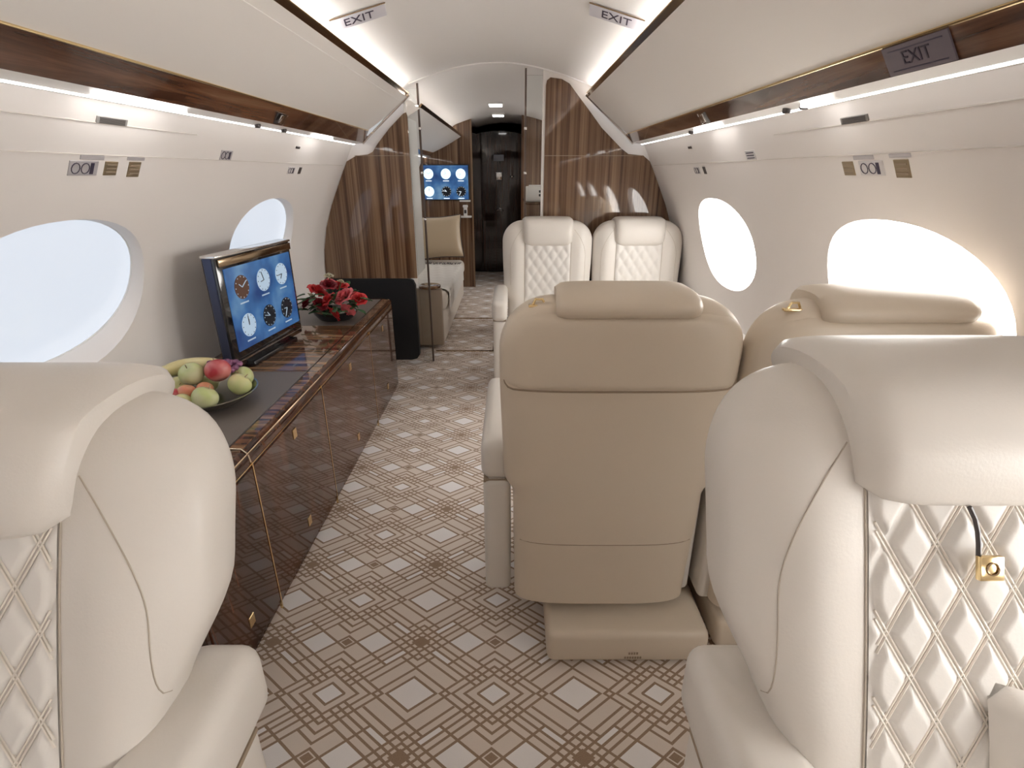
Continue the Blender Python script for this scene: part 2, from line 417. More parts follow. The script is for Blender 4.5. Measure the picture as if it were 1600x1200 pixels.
# black lacquer lower bulkhead, rounded inner corner
for s, xin, o in ((-1, .60, bl), (1, .30, br)):
    pl = [(s * 1.13, .05), (s * wx(.3), .3), (s * wx(ZB), ZB), (s * (xin + .05), ZB), (s * (xin + .015), ZB - .015), (s * xin, ZB - .05), (s * (xin + .0), .09), (s * (xin + .02), .06), (s * (xin + .06), .05)]
    G().prism(pl, YB - .03, YB + .02).to('black_lower_panel', BLACKM, o)
G().box(-.602, -.592, YB + .05, YB + .42, .655, 1.86).to('trim_5', PLASTIC)['kind'] = 'structure'
# glass sliding doors
def zc(x): return interp([(0, 1.98), (.1, 1.977), (.25, 1.955), (.4, 1.918), (.5, 1.886), (.565, 1.862)], abs(x))
for i, (xa, xb, edge) in enumerate(((-.589, -.515, -.515), (.178, .33, .178))):
    d = empty('door_%d' % (i + 1), (edge, YB + .07, 0), 0, ('left' if i == 0 else 'right') + ' clear glass sliding door leaf with thin bronze edge', None, None, 'structure')
    zt = min(zc(xa), zc(xb)) - .01
    G().box(xa - edge, xb - edge, -.004, .004, .012, zt).to('glass_leaf', GLASS, d)
    G().box(-.006, .006, -.009, .009, .005, zc(edge) - .002).to('edge_post', POSTM, d)
    for zz in (1.05, 1.35, 1.62): G().box(-.009, .009, -.013, .013, zz - .008, zz + .008, .002).to('roller', CHROME, d)
# floor threshold strips in the passage
for i, (x0, x1, y0, y1) in enumerate(((-.53, -.06, 4.05, 4.065), (-.50, -.06, 5.08, 5.095), (-.068, -.055, 4.05, 5.09))):
    G().box(x0, x1, y0, y1, 0, .006).to('trim_%d' % (6 + i), BRONZE)['kind'] = 'structure'
t = G().lathe([(.018, 0), (.020, .03), (.014, .045), (.006, .05)], 16, (-.075, 4.98, 0)).to('door_stop', BLACKM)
tag(t, 'small black floor stop at the corner of the aisle threshold', 'door stop')

# ------------------------------------------------------------ far bulkhead, dark door
hole_t = [(-.38 + .58 * k / 10, 1.84 + .045 * math.sin(PI * k / 10)) for k in range(11)]
wl = [(-.38, 0)] + [(-1.12, 0)] + [(-x, z) for x, z in SIDE] + [(-.62, 1.84), (-.5, 1.89), (-.38, 1.925)]
G().prism(wl, YF, YF + .06).to('wall_far_left', W_BULK)['kind'] = 'structure'
wr = [(.20, 0), (1.12, 0)] + [(x, z) for x, z in SIDE] + [(.62, 1.84), (.5, 1.89), (.35, 1.93), (.2, 1.965)]
G().prism(wr, YF, YF + .06).to('wall_far_right', W_BULK)['kind'] = 'structure'
G().box(-.395, -.375, YF - .012, YF + .065, 0, 1.92).to('trim_9', W_BULK)['kind'] = 'structure'
G().box(-.62, -.385, YF + .062, YC, 0, 1.95).to('wall_corridor_left', W_DOOR)['kind'] = 'structure'
G().box(.21, .5, YF + .06, YC, 0, 1.95).to('wall_corridor_right', W_DOOR)['kind'] = 'structure'
G().prism(full, YC, YC + .05).to('wall_front', W_DOOR)['kind'] = 'structure'
dd = empty('door_3', (-.09, 7.72, 0), 0, 'glossy near black wooden door at the far end of the aisle', None, None, 'structure')
top = [(.33 * math.cos(PI * k / 14), 1.80 + .07 * math.sin(PI * k / 14)) for k in range(15)]
G().prism([(-.33, .01)] + top[::-1] + [(.33, .01)], 0, .04).to('door_leaf', W_DOOR, dd)
G().box(-.07, .07, -.012, 0, 1.50, 1.58, .004).to('sign_plate', mat('grey_plate', (.35, .35, .40), .3), dd)  # grey plate modelled in place of a light reflection on the glossy door
G().box(-.05, .05, -.03, 0, 1.26, 1.36, .01).to('latch_plate', CHROME, dd)  # chrome plate shaped as the bright lamp reflection in the door
G().tube([(-.06, -.02, .86), (0, -.05, .88), (.06, -.02, .86)], .010, 8).to('pull_handle', CHROME, dd)
G().lathe([(.03, -.01), (.035, 0), (.02, .01)], 16, (.18, -.02, 1.31)).to('lock_knob', CHROME, dd)

# ceiling lamp over the passage, its reflection built as a second glowing lamp
for i, yy in enumerate((5.75, 6.75)):
    z = zc(.03) - .0
    t = empty('ceiling_light', (-.07, yy, z), 0, ['rectangular white ceiling light over the forward aisle, the nearer of two', 'rectangular white ceiling light just before the dark far door, the farther of two'][i], 'ceiling light', 'forward aisle ceiling lights')
    G().box(-.075, .075, -.11, .11, -.016, .004, .004).to('frame', PLASTIC, t)
    G().box(-.062, .062, -.095, .095, -.020, -.014, .002).to('diffuser', SPOT, t)

# ------------------------------------------------------------ seats
def seat(name, loc, rz, label, group, ztop=1.06, W0=.293, tab=None, q=(.065, .095), hr=.165, hz=(.13, .05), quilt_lo=.42, zwide=.60, zmid=.54, wlow=.255, arm_top=.66, fine=1, arm_x=.305, arm_tab=None, seatz=.46, base=True, hflare=.10, dep=.078, back_mat=None, rec=.064, zref=.3, inner=0, bsx=0, brear=.05, qhw=None, seam_lo=.12, arm_hw=.045, arm_back=-.005):
    root = empty(name, loc, rz, label, 'seat', group)
    back_mat = back_mat or LEATHER
    zb = .165
    rc = .13
    def Wd(z):
        w = interp([(zb, wlow), (zmid, wlow + .004), (zwide, W0 - .008), (zwide + .3, W0)], z)
        if z > ztop - rc: w = w - rc + math.sqrt(max(rc * rc - (z - (ztop - rc)) ** 2, 0))
        return max(w, .02)
    def Dp(z):
        d = dep
        r = .06
        if z > ztop - r: d = dep - r + math.sqrt(max(r * r - (z - (ztop - r)) ** 2, 0)) + 0
        return d
    def cy(z): return rec * (z - zref)
    E_ = 3.6
    qw = qhw or W0 * .50
    def surf(x, z, side, off=0):
        w, d = Wd(z), Dp(z)
        k = max(0, 1 - abs(x / w) ** E_) ** (1 / E_)
        y = side * (d * k + off)
        if side < 0:                                  # front: bolsters bulge, centre is recessed
            a = abs(x) / W0
            y -= .022 * math.exp(-((a - .72) / .17) ** 2) * min(1, (ztop - z) / .2 + .2) * k
        return cy(z) + y
    zs = [zb + (ztop - rc - zb) * k / 44 for k in range(44)] + [ztop - rc + rc * math.sin(k / 14 * PI / 2) for k in range(15)]
    secs = []
    NS = 64
    for z in zs:
        w, d = Wd(z), Dp(z); sec = []
        for k in range(NS):
            a = 2 * PI * k / NS; c_, s_ = math.cos(a), math.sin(a)
            x = w * math.copysign(abs(c_) ** (2 / E_), c_)
            y = surf(x, z, 1 if s_ >= 0 else -1) if abs(s_) > 1e-6 else cy(z)
            sec.append((x, y, z))
        secs.append(sec)
    br_ = G().loft(secs).to('backrest', back_mat, root, 60)
    # quilted centre
    dw, dh = q
    zq0, zq1 = quilt_lo, ztop - hz[0] + .03
    nx, nz = (120, 200) if fine > 1 else (40, 64)
    def qf(i, j):
        x = -qw + 2 * qw * i; z = zq0 + (zq1 - zq0) * j
        a = x / dw + z / dh; b = x / dw - z / dh
        h = (abs(math.sin(PI * a)) * abs(math.sin(PI * b))) ** .38
        e = min(1, i / .035, (1 - i) / .035)
        if fine > 1:
            t_ = min(1, max(0, (min(abs(math.sin(PI * a)), abs(math.sin(PI * b))) - .24) / .5)); h = .62 * math.sin(t_ * PI / 2)
        return (x, surf(x, z, -1, .002 + .013 * h * e * (1.0 if fine > 1 else .8)), z)
    g = G().grid(qf, nx, nz); g.to('quilted_panel', LEATHERQ, root, 180)
    if fine > 1:                                       # double stitch lines between the diamonds
        for sg in (1, -1):
            kk = range(-12, 22)
            gg = G()
            for k in kk:
                for of in (-.0026, .0026):
                    pts = []
                    for j in range(60):
                        z = zq0 + (zq1 - zq0) * j / 59; x = (k - sg * z / dh) * dw + of
                        if abs(x) < qw - .004: pts.append((x, surf(x, z, -1, .0030), z))
                    if len(pts) > 2: gg.tube(pts, .0015, 5)
            gg.to('stitching', SEAMW, root)['kind'] = 'stuff'
    # seams beside the quilt and along the wings
    for sx in (-1, 1):
        G().tube([(sx * (qw + .003), surf(sx * (qw + .003), zq0 + (zq1 - zq0) * j / 24, -1, .001), zq0 + (zq1 - zq0) * j / 24) for j in range(25)], .0013, 6).to('seam', SEAML, root)
        pts = []
        for j in range(25):
            z = zmid + seam_lo + (ztop - .05 - zmid - seam_lo) * j / 24
            t_ = max(0, (z - (ztop - .22)) / .17)
            x = W0 * .83 - .075 * t_ * t_
            pts.append((sx * x, surf(sx * x, z, -1, .0003), z))
        G().tube(pts, .0009, 5).to('wing_seam', SEAML, root)
    # rear: upper pad, lower apron seam
    def rpatch(z0, z1, xf, off, nm, rr=.03):
        g = G()
        def fo(i, j, o_):
            z = z0 + (z1 - z0) * j
            dz = min(z - z0, z1 - z); sh = 0
            if dz < rr: sh = rr - math.sqrt(max(rr * rr - (rr - dz) ** 2, 0))
            w = Wd(z) * xf - sh
            x = -w + 2 * w * i
            return (x, surf(x, z, 1, o_), z)
        n_, m_ = 24, 20
        g.grid(lambda i, j: fo(i, j, off * min(1, min(i, 1 - i) / .03, min(j, 1 - j) / .06) ** .5), n_, m_)
        return g.to(nm, back_mat, root, 60)
    rpatch(ztop - .215, ztop - .028, .965, .010, 'rear_pad', .035)
    G().tube([((Wd(ztop - .218) - .012) * math.sin((-1 + j / 12) * PI / 2), surf((Wd(ztop - .218) - .012) * math.sin((-1 + j / 12) * PI / 2), ztop - .218, 1, -.0005), ztop - .218 + .02 * max(0, abs(-1 + j / 12) - .8) / .2) for j in range(25)], .0028, 6).to('rear_seam', SEAM, root)
    G().tube([((wlow - .015) * (-1 + j / 10), surf((wlow - .015) * (-1 + j / 10), .39, 1, -.0002), .39) for j in range(21)], .0014, 6).to('apron_seam', SEAM, root)
    # headrest: thick pad folded over the top edge
    zt, zl = ztop + hz[1], ztop - hz[0]
    yf = surf(0, ztop - .10, -1)
    yc = cy(ztop)
    dp_ = dep + .0
    rel = [(-dp_ + .020, zl), (-dp_ - .020, zl + .01), (-dp_ - .038, zl + .05), (-dp_ - .040, zt - .06), (-dp_ - .016, zt - .012), (-.01, zt), (dep * .75, zt - .008), (dep + .016, zt - .032), (dep + .010, zt - .058), (dep - .02, zt - .064), (0, ztop - .05)]
    prof = spline([(y_ + cy(z_), z_) for y_, z_ in rel], 3)
    pc = (sum(p[0] for p in prof) / len(prof), sum(p[1] for p in prof) / len(prof))
    secs = []
    for k in range(21):
        t_ = -1 + k / 10; ea = (1 - abs(t_) ** 7) ** .5 if abs(t_) < 1 else 0
        sc_ = .80 + .20 * ea
        sec = []
        for (y, z) in prof:
            yy, zz = pc[0] + (y - pc[0]) * sc_, pc[1] + (z - pc[1]) * sc_
            fl_ = 1 + hflare * ((zz - zl) / (zt - zl)) + .06 * max(0, (yy - yc) / .08)
            rnd = 1 - .12 * max(0, 1 - (zz - zl) / .03) ** 2
            sec.append((t_ * hr * fl_ * rnd, yy, zz))
        secs.append(sec)
    G().loft(secs).to('headrest', LEATHER if back_mat is LEATHER else back_mat, root, 60)
    # seat cushion, arms
    c = G().box(-.215, .215, -.55, -.04, seatz - .14, seatz, .035, 4).to('seat_cushion', LEATHER, root, 60)
    def qs(i, j):
        x = -.17 + .34 * i; y = -.52 + .42 * j
        h = (abs(math.sin(PI * (x / dw + y / dh))) * abs(math.sin(PI * (x / dw - y / dh)))) ** .4 * min(1, i / .04, (1 - i) / .04, j / .04, (1 - j) / .04)
        return (x, y, seatz + .001 + .009 * h)
    if fine > 1: G().grid(qs, 50, 50).to('quilted_cushion_top', LEATHERQ, root, 180)
    for sx in (-1, 1):
        inn = sx == inner or inner == 2
        ax, hw = (.256, .033) if inn else (arm_x, arm_hw)
        a0, a1 = sorted((sx * (ax - hw), sx * (ax + hw)))
        a = G().box(a0, a1, -.53, arm_back, arm_top - .12, arm_top, .030, 5).to('armrest', LEATHER, root, 60)
        b0, b1 = sorted((sx * (ax - hw + .006), sx * (ax + hw - .006)))
        G().box(b0, b1, -.50, .0, .15, arm_top - .115, .018, 3).to('arm_panel', LEATHER, a, 60)
        G().box(b0 + .001, b1 - .001, -.502, -.008, arm_top - .124, arm_top - .116).to('arm_gap', SEAM, a)
    if base:
        G().box(-.235 + bsx, .235 + bsx, -.50, brear, .012, .125, .022, 3).to('base', LEATHER if back_mat is LEATHER else back_mat, root, 60)
        G().box(-.20 + bsx, .20 + bsx, -.44, .0, .0, .014).to('floor_rail', DKPLAS, root)
        G().box(-.20, .20, -.45, -.02, .13, .33, .02, 2).to('seat_frame', DKPLAS, root)
    if tab:
        tx = tab
        yh = cy(ztop) + .03
        g = G().tube([(tx - .014, yh, ztop - .014), (tx - .008, yh, ztop - .001), (tx + .008, yh, ztop - .001), (tx + .014, yh, ztop - .014)], .003, 8)
        g.box(tx - .024, tx + .024, yh - .008, yh + .008, ztop - .019, ztop - .013, .002)
        g.to('coat_hook', GOLD, root)
    root['_zt'] = ztop
    return root, surf

# forward-facing pair (their backs towards the camera)
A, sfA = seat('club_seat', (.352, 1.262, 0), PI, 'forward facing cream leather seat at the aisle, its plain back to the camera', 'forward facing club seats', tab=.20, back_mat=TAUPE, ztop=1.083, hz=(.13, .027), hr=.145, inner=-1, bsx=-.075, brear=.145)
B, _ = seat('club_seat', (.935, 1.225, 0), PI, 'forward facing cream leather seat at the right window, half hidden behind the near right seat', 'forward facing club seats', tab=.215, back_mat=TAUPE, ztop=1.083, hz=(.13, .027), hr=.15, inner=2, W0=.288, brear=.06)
# placard on the seat base
for zz, wd, nn in ((.052, .030, 4), (.036, .052, 7)):
    g = G()
    for k in range(nn): g.box(-.09 - wd / 2 + wd * k / nn, -.09 - wd / 2 + wd * (k + .7) / nn, .1445, .1462, zz - .004, zz + .004)
    g.to('base_print', SEAM, A)['kind'] = 'stuff'
# aft-facing pair at the bulkhead
seat('club_seat', (.322, 3.50, 0), 0, 'distant aft facing cream seat with quilted back at the aisle beside the glass door', 'aft facing seats at the bulkhead', ztop=1.065, hz=(.155, .025), hr=.155, hflare=.02, inner=1)
seat('club_seat', (.912, 3.50, 0), 0, 'distant aft facing cream seat with quilted back beside the right wall', 'aft facing seats at the bulkhead', ztop=1.065, hz=(.155, .025), hr=.155, hflare=.02, inner=2)
# two large seats nearest the camera
NK = dict(ztop=1.12, W0=.312, qhw=.163, seam_lo=.07, q=(.0575, .092), hr=.175, hz=(.115, .030), quilt_lo=.50, zwide=.88, zmid=.70, wlow=.235, arm_top=.735, fine=2, arm_x=.262, arm_hw=.052, arm_back=.045, dep=.085, hflare=.08, seatz=.48, rec=.40, zref=.85)
NR, sfN = seat('lounge_seat', (.650, .515, 0), 0, 'nearest right cream leather seat facing the camera, with quilted centre and gold buckle', 'near aft facing lounge seats', **NK)
NK.update(ztop=1.085)
NL, _ = seat('lounge_seat', (-.580, .515, 0), 0, 'nearest left cream leather seat facing the camera, cut by the left picture edge', 'near aft facing lounge seats', **NK)
# gold buckle on a dark strap under the right headrest
bk = empty('belt_buckle', (.650 - .045, .515, 0), 0, 'small square gold buckle hanging on a dark strap against the near right quilted seat', 'buckle')
G().tube([(dx, sfN(-.045 + dx, z, -1, .022), z) for dx, z in ((-.020, 1.015), (-.014, 1.003), (-.011, .99), (-.010, .978), (-.010, .960))], .0026, 8).to('strap', DKPLAS, bk)
pm = Matrix.Translation((0, sfN(-.045, .955, -1, .024), .955)) @ Matrix.Rotation(-math.atan(.4), 4, 'X')
G().box(-.0135, .0135, -.004, .003, -.0135, .0135, .002, 2, pm).to('buckle_plate', GOLD, bk)
g = G().tube([(.0065 * math.cos(k * PI / 6), -.005, .0065 * math.sin(k * PI / 6)) for k in range(12)], .001, 6, True)
g.v = [tuple(pm @ Vector(v)) for v in g.v]; g.to('emblem', BRONZE, bk)

# ------------------------------------------------------------ side ledges
for s in (1,):
    g = G().prism([(s * 1.215, .40), (s * 1.195, .42), (s * 1.19, .56), (s * 1.195, .60), (s * 1.21, .612), (s * 1.232, .615)], -.5, YB - .03)
    o = g.to('baseboard_%s' % ('left' if s < 0 else 'right'), WALL); o['kind'] = 'structure'

# ------------------------------------------------------------ left credenza
cr = empty('credenza', (-.93, 2.1, 0), 0, 'long glossy dark rosewood credenza along the left wall with brass inlay', 'credenza')
def L(x, y, z=0): return (x + .93, y - 2.1, z)
FX, CY0, CY1, CT = -.68, .98, 3.37, .600
def plan(off, n=8, xb=-1.205):
    r = .09
    pts = [(xb, CY0 + off), (FX - off, CY0 + off)]
    cxr, cyr = FX - r, CY1 - r
    for k in range(n + 1):
        a = PI / 2 * k / n; pts.append((cxr + (r - off) * math.cos(a), cyr + (r - off) * math.sin(a)))
    pts.append((xb, CY1 - off))
    return pts
secs = []
for z, off in ((.0, .012), (.03, .012), (.031, .0), (.565, .0), (.580, .003), (.591, .010), (.598, .020), (CT, .034)):
    secs.append([L(x, y, z) for x, y in plan(off, 8, -1.112 - .17 * min(z, .6))])
G().loft(secs).to('cabinet_body', W_FRONT, cr)
# top inlays
def inlay(y0, y1, m, name, x1=-.742):
    G().box(*sorted((L(-1.19, 0)[0], L(x1, 0)[0])), y0 - 2.1, y1 - 2.1, CT - .0005, CT + .0035, .0015, 1).to(name, m, cr)
inlay(1.0, 1.333, GREYMAT, 'leather_top_inlay'); inlay(1.347, 1.985, GREYMAT, 'leather_top_inlay')
inlay(1.99, 2.67, W_LEAF, 'table_leaf'); inlay(2.675, 3.29, GREYMAT, 'leather_top_inlay')
# wooden rim with polished nose and brass line
G().box(L(-.742, 0)[0] + .002, L(-.70, 0)[0], CY0 - 2.1 + .03, 3.29 - 2.1, CT - .003, CT + .002, .001, 1).to('top_rim', W_LEAF, cr)
G().tube([L(-.743, 1.0, CT + .003), L(-.743, 3.29, CT + .003)], .0022, 6).to('dark_inlay_line', BLACK, cr)
G().tube([L(-.683, CY0, .588)] + [L(x, y, .588) for x, y in plan(.0025)[1:-1]], .003, 6).to('bronze_nose_line', BRONZE, cr)
G().tube([L(FX - .001, CY0, .552)] + [L(x, y, .552) for x, y in plan(-.0006)[1:-1]], .0022, 6).to('brass_line', GOLD, cr)
# doors between brass joints
seams = [1.34, 1.94, 2.70]
edges = [CY0 + .01] + seams + [CY1 - .10]
for a, b in zip(edges, edges[1:]):
    dr = G().box(L(FX, 0)[0] - .002, L(FX, 0)[0] + .004, a - 2.1 + .004, b - 2.1 - .004, .04, .545, .0015, 1).to('door', W_FRONT, cr)
    ym = (a + b) / 2 - 2.1
    for zz in (.50, .13):
        G().box(L(FX, 0)[0] + .003, L(FX, 0)[0] + .007, ym - .014, ym + .014, zz - .018, zz + .018, .001, 1).to('latch', GOLD, dr)
for i, y in enumerate(seams):
    G().box(L(FX, 0)[0] - .002, L(FX, 0)[0] + .005, y - 2.1 - .0028, y - 2.1 + .0028, .002, .56).to('brass_joint', GOLD, cr)
G().tube([L(FX, 1.34, .56), L(-.684, 1.34, .588), L(-.70, 1.34, CT + .003), L(-.745, 1.34, CT + .005), L(-1.19, 1.34, CT + .005)], .003, 6).to('brass_top_joint', mat('pale_brass', (.86, .78, .62), .25, metal=1), cr)
ZT = CT + .0035

# ------------------------------------------------------------ monitor on the credenza
mo = empty('monitor', (-.975, 2.22, ZT), math.atan2(.52, .06) - 0.0, 'flat screen monitor on the credenza showing six clock dials on blue', 'monitor')
# local x runs along the screen (aft to forward), local -y faces the aisle
MW, MH = .27, .455
G().box(-MW, MW, .0, .055, .02, MH, .006, 2).to('casing', BLACK, mo)
G().box(-MW - .003, MW + .003, -.006, .056, MH - .002, MH + .008, .003, 2).to('top_rail', CHROME, mo)
G().box(-MW + .012, MW - .004, -.008, 0, MH - .036, MH - .006, .003, 2).to('upper_bezel', BRONZE, mo)
G().box(-MW - .003, -MW + .002, .012, .048, .02, MH, .002, 1).to('side_rail', mat('dark_blue_metal', (.06, .07, .12), .3, metal=.7), mo)
G().box(-.18, .18, -.02, .075, 0, .022, .004, 2).to('foot', BLACK, mo)
G().box(-MW + .03, MW - .012, -.010, -.004, .045, .049).to('chrome_lower_line', CHROME, mo)
sc_ = G().box(-MW + .035, MW - .022, -.004, .002, .082, MH - .046).to('screen', SCREEN, mo)
def dial(cx, cz, r, m, parent, yb=-.004, hands=DKPLAS, th=.002):
    g = G().lathe([(r, 0), (r, th)], 28); 
    mt = Matrix.Translation((cx, yb, cz)) @ Matrix.Rotation(PI / 2, 4, 'X')
    g.v = [tuple(mt @ Vector(v)) for v in g.v]
    o = g.to('clock_dial', m, parent)
    return o
def dial_set(parent, xs, zs, r, mats, dark, light, yb=-.004, hx=1):
    for j, z in enumerate(zs):
        for i, x in enumerate(xs):
            m = mats[j][i]; o = dial(x, z, r, m, parent, yb)
    g = G(); h = G(); 
    for j, z in enumerate(zs):
        for i, x in enumerate(xs):
            m = mats[j][i]; tgt = g if m in (DIALW, DIALWF) else h
            for a, ln_ in ((.6 + i * 1.3 + j, .8), (2.5 + i * .8 - j, .5)):
                tgt.tube([(x, yb - .003, z), (x + r * ln_ * math.cos(a), yb - .003, z + r * ln_ * math.sin(a))], r * .04, 4)
            for k in range(12):
                a = k * PI / 6; tgt.box(x + r * .88 * math.cos(a) - r * .04, x + r * .88 * math.cos(a) + r * .04, yb - .0032, yb - .002, z + r * .88 * math.sin(a) - r * .04, z + r * .88 * math.sin(a) + r * .04)
            hh = h; hh.box(x - r * .6, x + r * .6, yb - .001, yb, z - r * 1.38, z - r * 1.26)
    g.to('dark_dial_marks', dark, parent)['kind'] = 'stuff'; h.to('light_dial_marks', light, parent)['kind'] = 'stuff'
LMARK = mat('pale_screen_marks', (.1, .1, .1), .4, emis=(.45, .6, .75), strength=.45)
dial_set(sc_, (-.145, .01, .155), (.325, .170), .047, [[DIALR, DIALW, DIALW], [DIALW, DIALD, DIALD]], DKPLAS, LMARK)

# ------------------------------------------------------------ fruit bowl
BX, BYc = -.965, 1.665
bowl = G().lathe([(.06, 0), (.085, .004), (.125, .020), (.158, .045), (.163, .050), (.158, .051), (.122, .028), (.08, .012), (.0001, .010)], 40).to('fruit_bowl', mat('dull_silver', (.36, .36, .32), .25, metal=1))
bowl.location = (BX, BYc, ZT); tag(bowl, 'shallow silver dish heaped with fruit on the grey credenza top', 'bowl')
def fruit_mat(name, a, b, sc=9):
    m = mat(name, a, .32, coat=.2); nt = m.node_tree
    n = nt.nodes.new('ShaderNodeTexNoise'); n.inputs['Scale'].default_value = sc; tc = nt.nodes.new('ShaderNodeTexCoord')
    nt.links.new(tc.outputs['Object'], n.inputs['Vector'])
    nt.links.new(ramp(nt, n.outputs['Fac'], [(.38, a), (.62, b)]), nt.nodes['Principled BSDF'].inputs['Base Color']); return m
F_GREEN = fruit_mat('green_apple_skin', (.44, .50, .20), (.60, .60, .36), 14)
F_YEL = fruit_mat('yellow_apple_skin', (.62, .56, .28), (.50, .54, .24), 14)
F_RED = fruit_mat('red_apple_skin', (.42, .035, .05), (.58, .20, .19), 16)
F_PEACH = fruit_mat('peach_skin', (.60, .20, .11), (.66, .38, .22), 22)
F_BAN = fruit_mat('banana_skin', (.64, .56, .28), (.70, .66, .42), 12)
F_GRAPE = fruit_mat('purple_grape_skin', (.13, .03, .09), (.28, .11, .22), 30)
def apple_g(r):
    pr = []
    for k in range(15):
        a = -PI / 2 + PI * k / 14; rr = math.cos(a) * (1 + .06 * math.sin(a)); z = math.sin(a) * .92 - .16 * math.exp(-(rr / .28) ** 2) * (1 if a > 0 else -.7)
        pr.append((max(rr, .002) * r, z * r))
    return G().lathe(pr, 24)
def fruit(kind, x, y, z, r, m, label, cat, tilt=(0, 0), group='fruit heaped in the silver dish'):
    o = apple_g(r).to(kind, m, None, 80); o.location = (BX + x, BYc + y, ZT + z); o.rotation_euler = (*tilt, random.random() * 6)
    tag(o, label, cat, group)
    if 'apple' in kind: 
        G().tube([(0, 0, r * .70), (.003, 0, r * 1.12)], .0016, 6).to('stem', TAN, o)
    return o
fruit('green_apple', .048, -.095, .062, .041, F_GREEN, 'pale green apple at the near rim of the silver dish', 'apple', (.5, .3))
fruit('green_apple', .115, .005, .070, .039, F_YEL, 'yellow green apple at the aisle side rim of the dish', 'apple', (.2, .7))
fruit('green_apple', .088, .082, .068, .038, F_GREEN, 'green apple at the far rim behind the yellow green one', 'apple', (-.4, .5))
fruit('green_apple', -.035, -.005, .112, .040, F_GREEN, 'green apple on top of the heap, left of the red one', 'apple', (.4, -.3))
fruit('red_apple', .045, .015, .118, .042, F_RED, 'shiny red apple on top of the fruit heap', 'apple', (.5, .4))
fruit('peach', -.020, -.075, .072, .030, F_PEACH, 'small orange pink peach in front of the top green apple', 'peach', (.3, 0))
fruit('peach', .020, -.040, .070, .027, F_PEACH, 'small orange peach wedged below the red apple', 'peach', (.1, .3))
fruit('peach', -.055, -.095, .068, .029, F_RED, 'small dark red plum half hidden by the near left seat', 'plum', (.1, .3))
fruit('green_apple', -.01, -.125, .058, .030, F_YEL, 'small yellow pear shaped fruit at the nearest edge of the dish', 'pear', (.9, .3))
fruit('green_apple', -.03, .06, .055, .038, F_YEL, 'yellow apple low in the heap beneath the grapes', 'apple', (.9, .3))
fruit('green_apple', -.09, .0, .062, .038, F_YEL, 'yellow apple low in the heap beneath the bananas', 'apple', (.9, .3))
for i, (dx, dy, dz, lab) in enumerate(((-.07, .065, .105, 'inner banana lying across the back of the fruit dish'), (-.105, .045, .095, 'outer banana nearest the wall on the fruit dish'))):
    pts = []; rr = []
    for k in range(13):
        t_ = -1 + k / 6; pts.append((.105 * t_, -.035 * t_ * t_ + .02, .012 * (1 - t_ * t_))); rr.append(.019 * (1 - abs(t_) ** 4) ** .5 + .004)
    o = G().tube(pts, rr, 10).to('banana', F_BAN, None, 60); o.location = (BX + dx, BYc + dy, ZT + dz); o.rotation_euler = (0, .1, .75 + .15 * i)
    tag(o, lab, 'banana', 'fruit heaped in the silver dish')
gr = empty('grape_bunch', (BX + .03, BYc + .085, ZT + .095), 0, 'bunch of purple grapes at the back of the fruit dish', 'grapes', 'fruit heaped in the silver dish')
proto = None
for k in range(26):
    a = random.random() * 2 * PI; r_ = .045 * random.random() ** .5
    loc = (r_ * 1.4 * math.cos(a), r_ * math.sin(a), .02 * random.random() + .018 * (1 - r_ / .045))
    if proto is None: proto = apple_g(.0115).to('grape', F_GRAPE, gr, 80); o = proto
    else: o = proto.copy(); COL.objects.link(o)
    o.location = loc

# ------------------------------------------------------------ flower arrangement
fa = empty('flower_arrangement', (-.875, 2.80, ZT), 0, 'low arrangement of red roses in a black bowl at the far end of the credenza', 'flowers')
G().lathe([(.05, 0), (.09, .01), (.115, .04), (.12, .055), (.11, .05), (.08, .03), (.001, .03)], 28).to('black_bowl', BLACK, fa)
def rose_g(r):
    g = G()
    for ring, (n, rad, h, op) in enumerate(((3, .18, .62, .15), (4, .34, .60, .35), (5, .55, .50, .7), (6, .80, .36, 1.15))):
        for k in range(n):
            a0 = 2 * PI * k / n + ring * .7
            def pf(i, j, a0=a0, rad=rad, h=h, op=op, n=n):
                a = a0 + (i - .5) * 2 * PI / n * 1.35
                rr = r * (rad * (.35 + .65 * j ** .7) + op * .22 * j ** 3); z = r * (h * j * 1.3 - .25 * (2 * i - 1) ** 2 * j - op * .16 * j ** 4)
                return (rr * math.cos(a), rr * math.sin(a), z)
            g.grid(pf, 5, 5)
    return g
R1 = mat('red_petal', (.56, .035, .04), .45); R2 = mat('pink_petal', (.68, .15, .17), .45); R3 = mat('dark_red_petal', (.20, .01, .02), .5); R4 = mat('cream_bud', (.55, .50, .36), .5)
spots = [(-.10, .03, .13, .055, R1), (-.05, .10, .15, .045, R2), (.02, .06, .145, .05, R1), (.075, -.04, .12, .058, R2), (.0, -.07, .11, .045, R1), (-.06, -.07, .09, .045, R3), (.10, -.11, .07, .040, R2), (.03, -.14, .06, .042, R1), (.12, .05, .09, .045, R1), (-.14, -.02, .08, .042, R3), (-.02, .0, .16, .045, R3), (.05, .13, .10, .04, R1), (-.03, .05, .19, .026, R4), (.045, .01, .17, .022, R4), (-.10, -.06, .12, .022, R4)]
for x, y, z, r, m in spots:
    z *= 1.22; o = rose_g(r).to('rose', m, fa, 60); o.location = (x, y, z - r * .3); o.rotation_euler = (-y * 5 + .35, x * 5, random.random() * 6)
    G().tube([(0, 0, 0.0), (-x * .3, -y * .3, -(z - r * .3) * .6)], .003, 5).to('rose_stem', GRN, o)
leafme = None
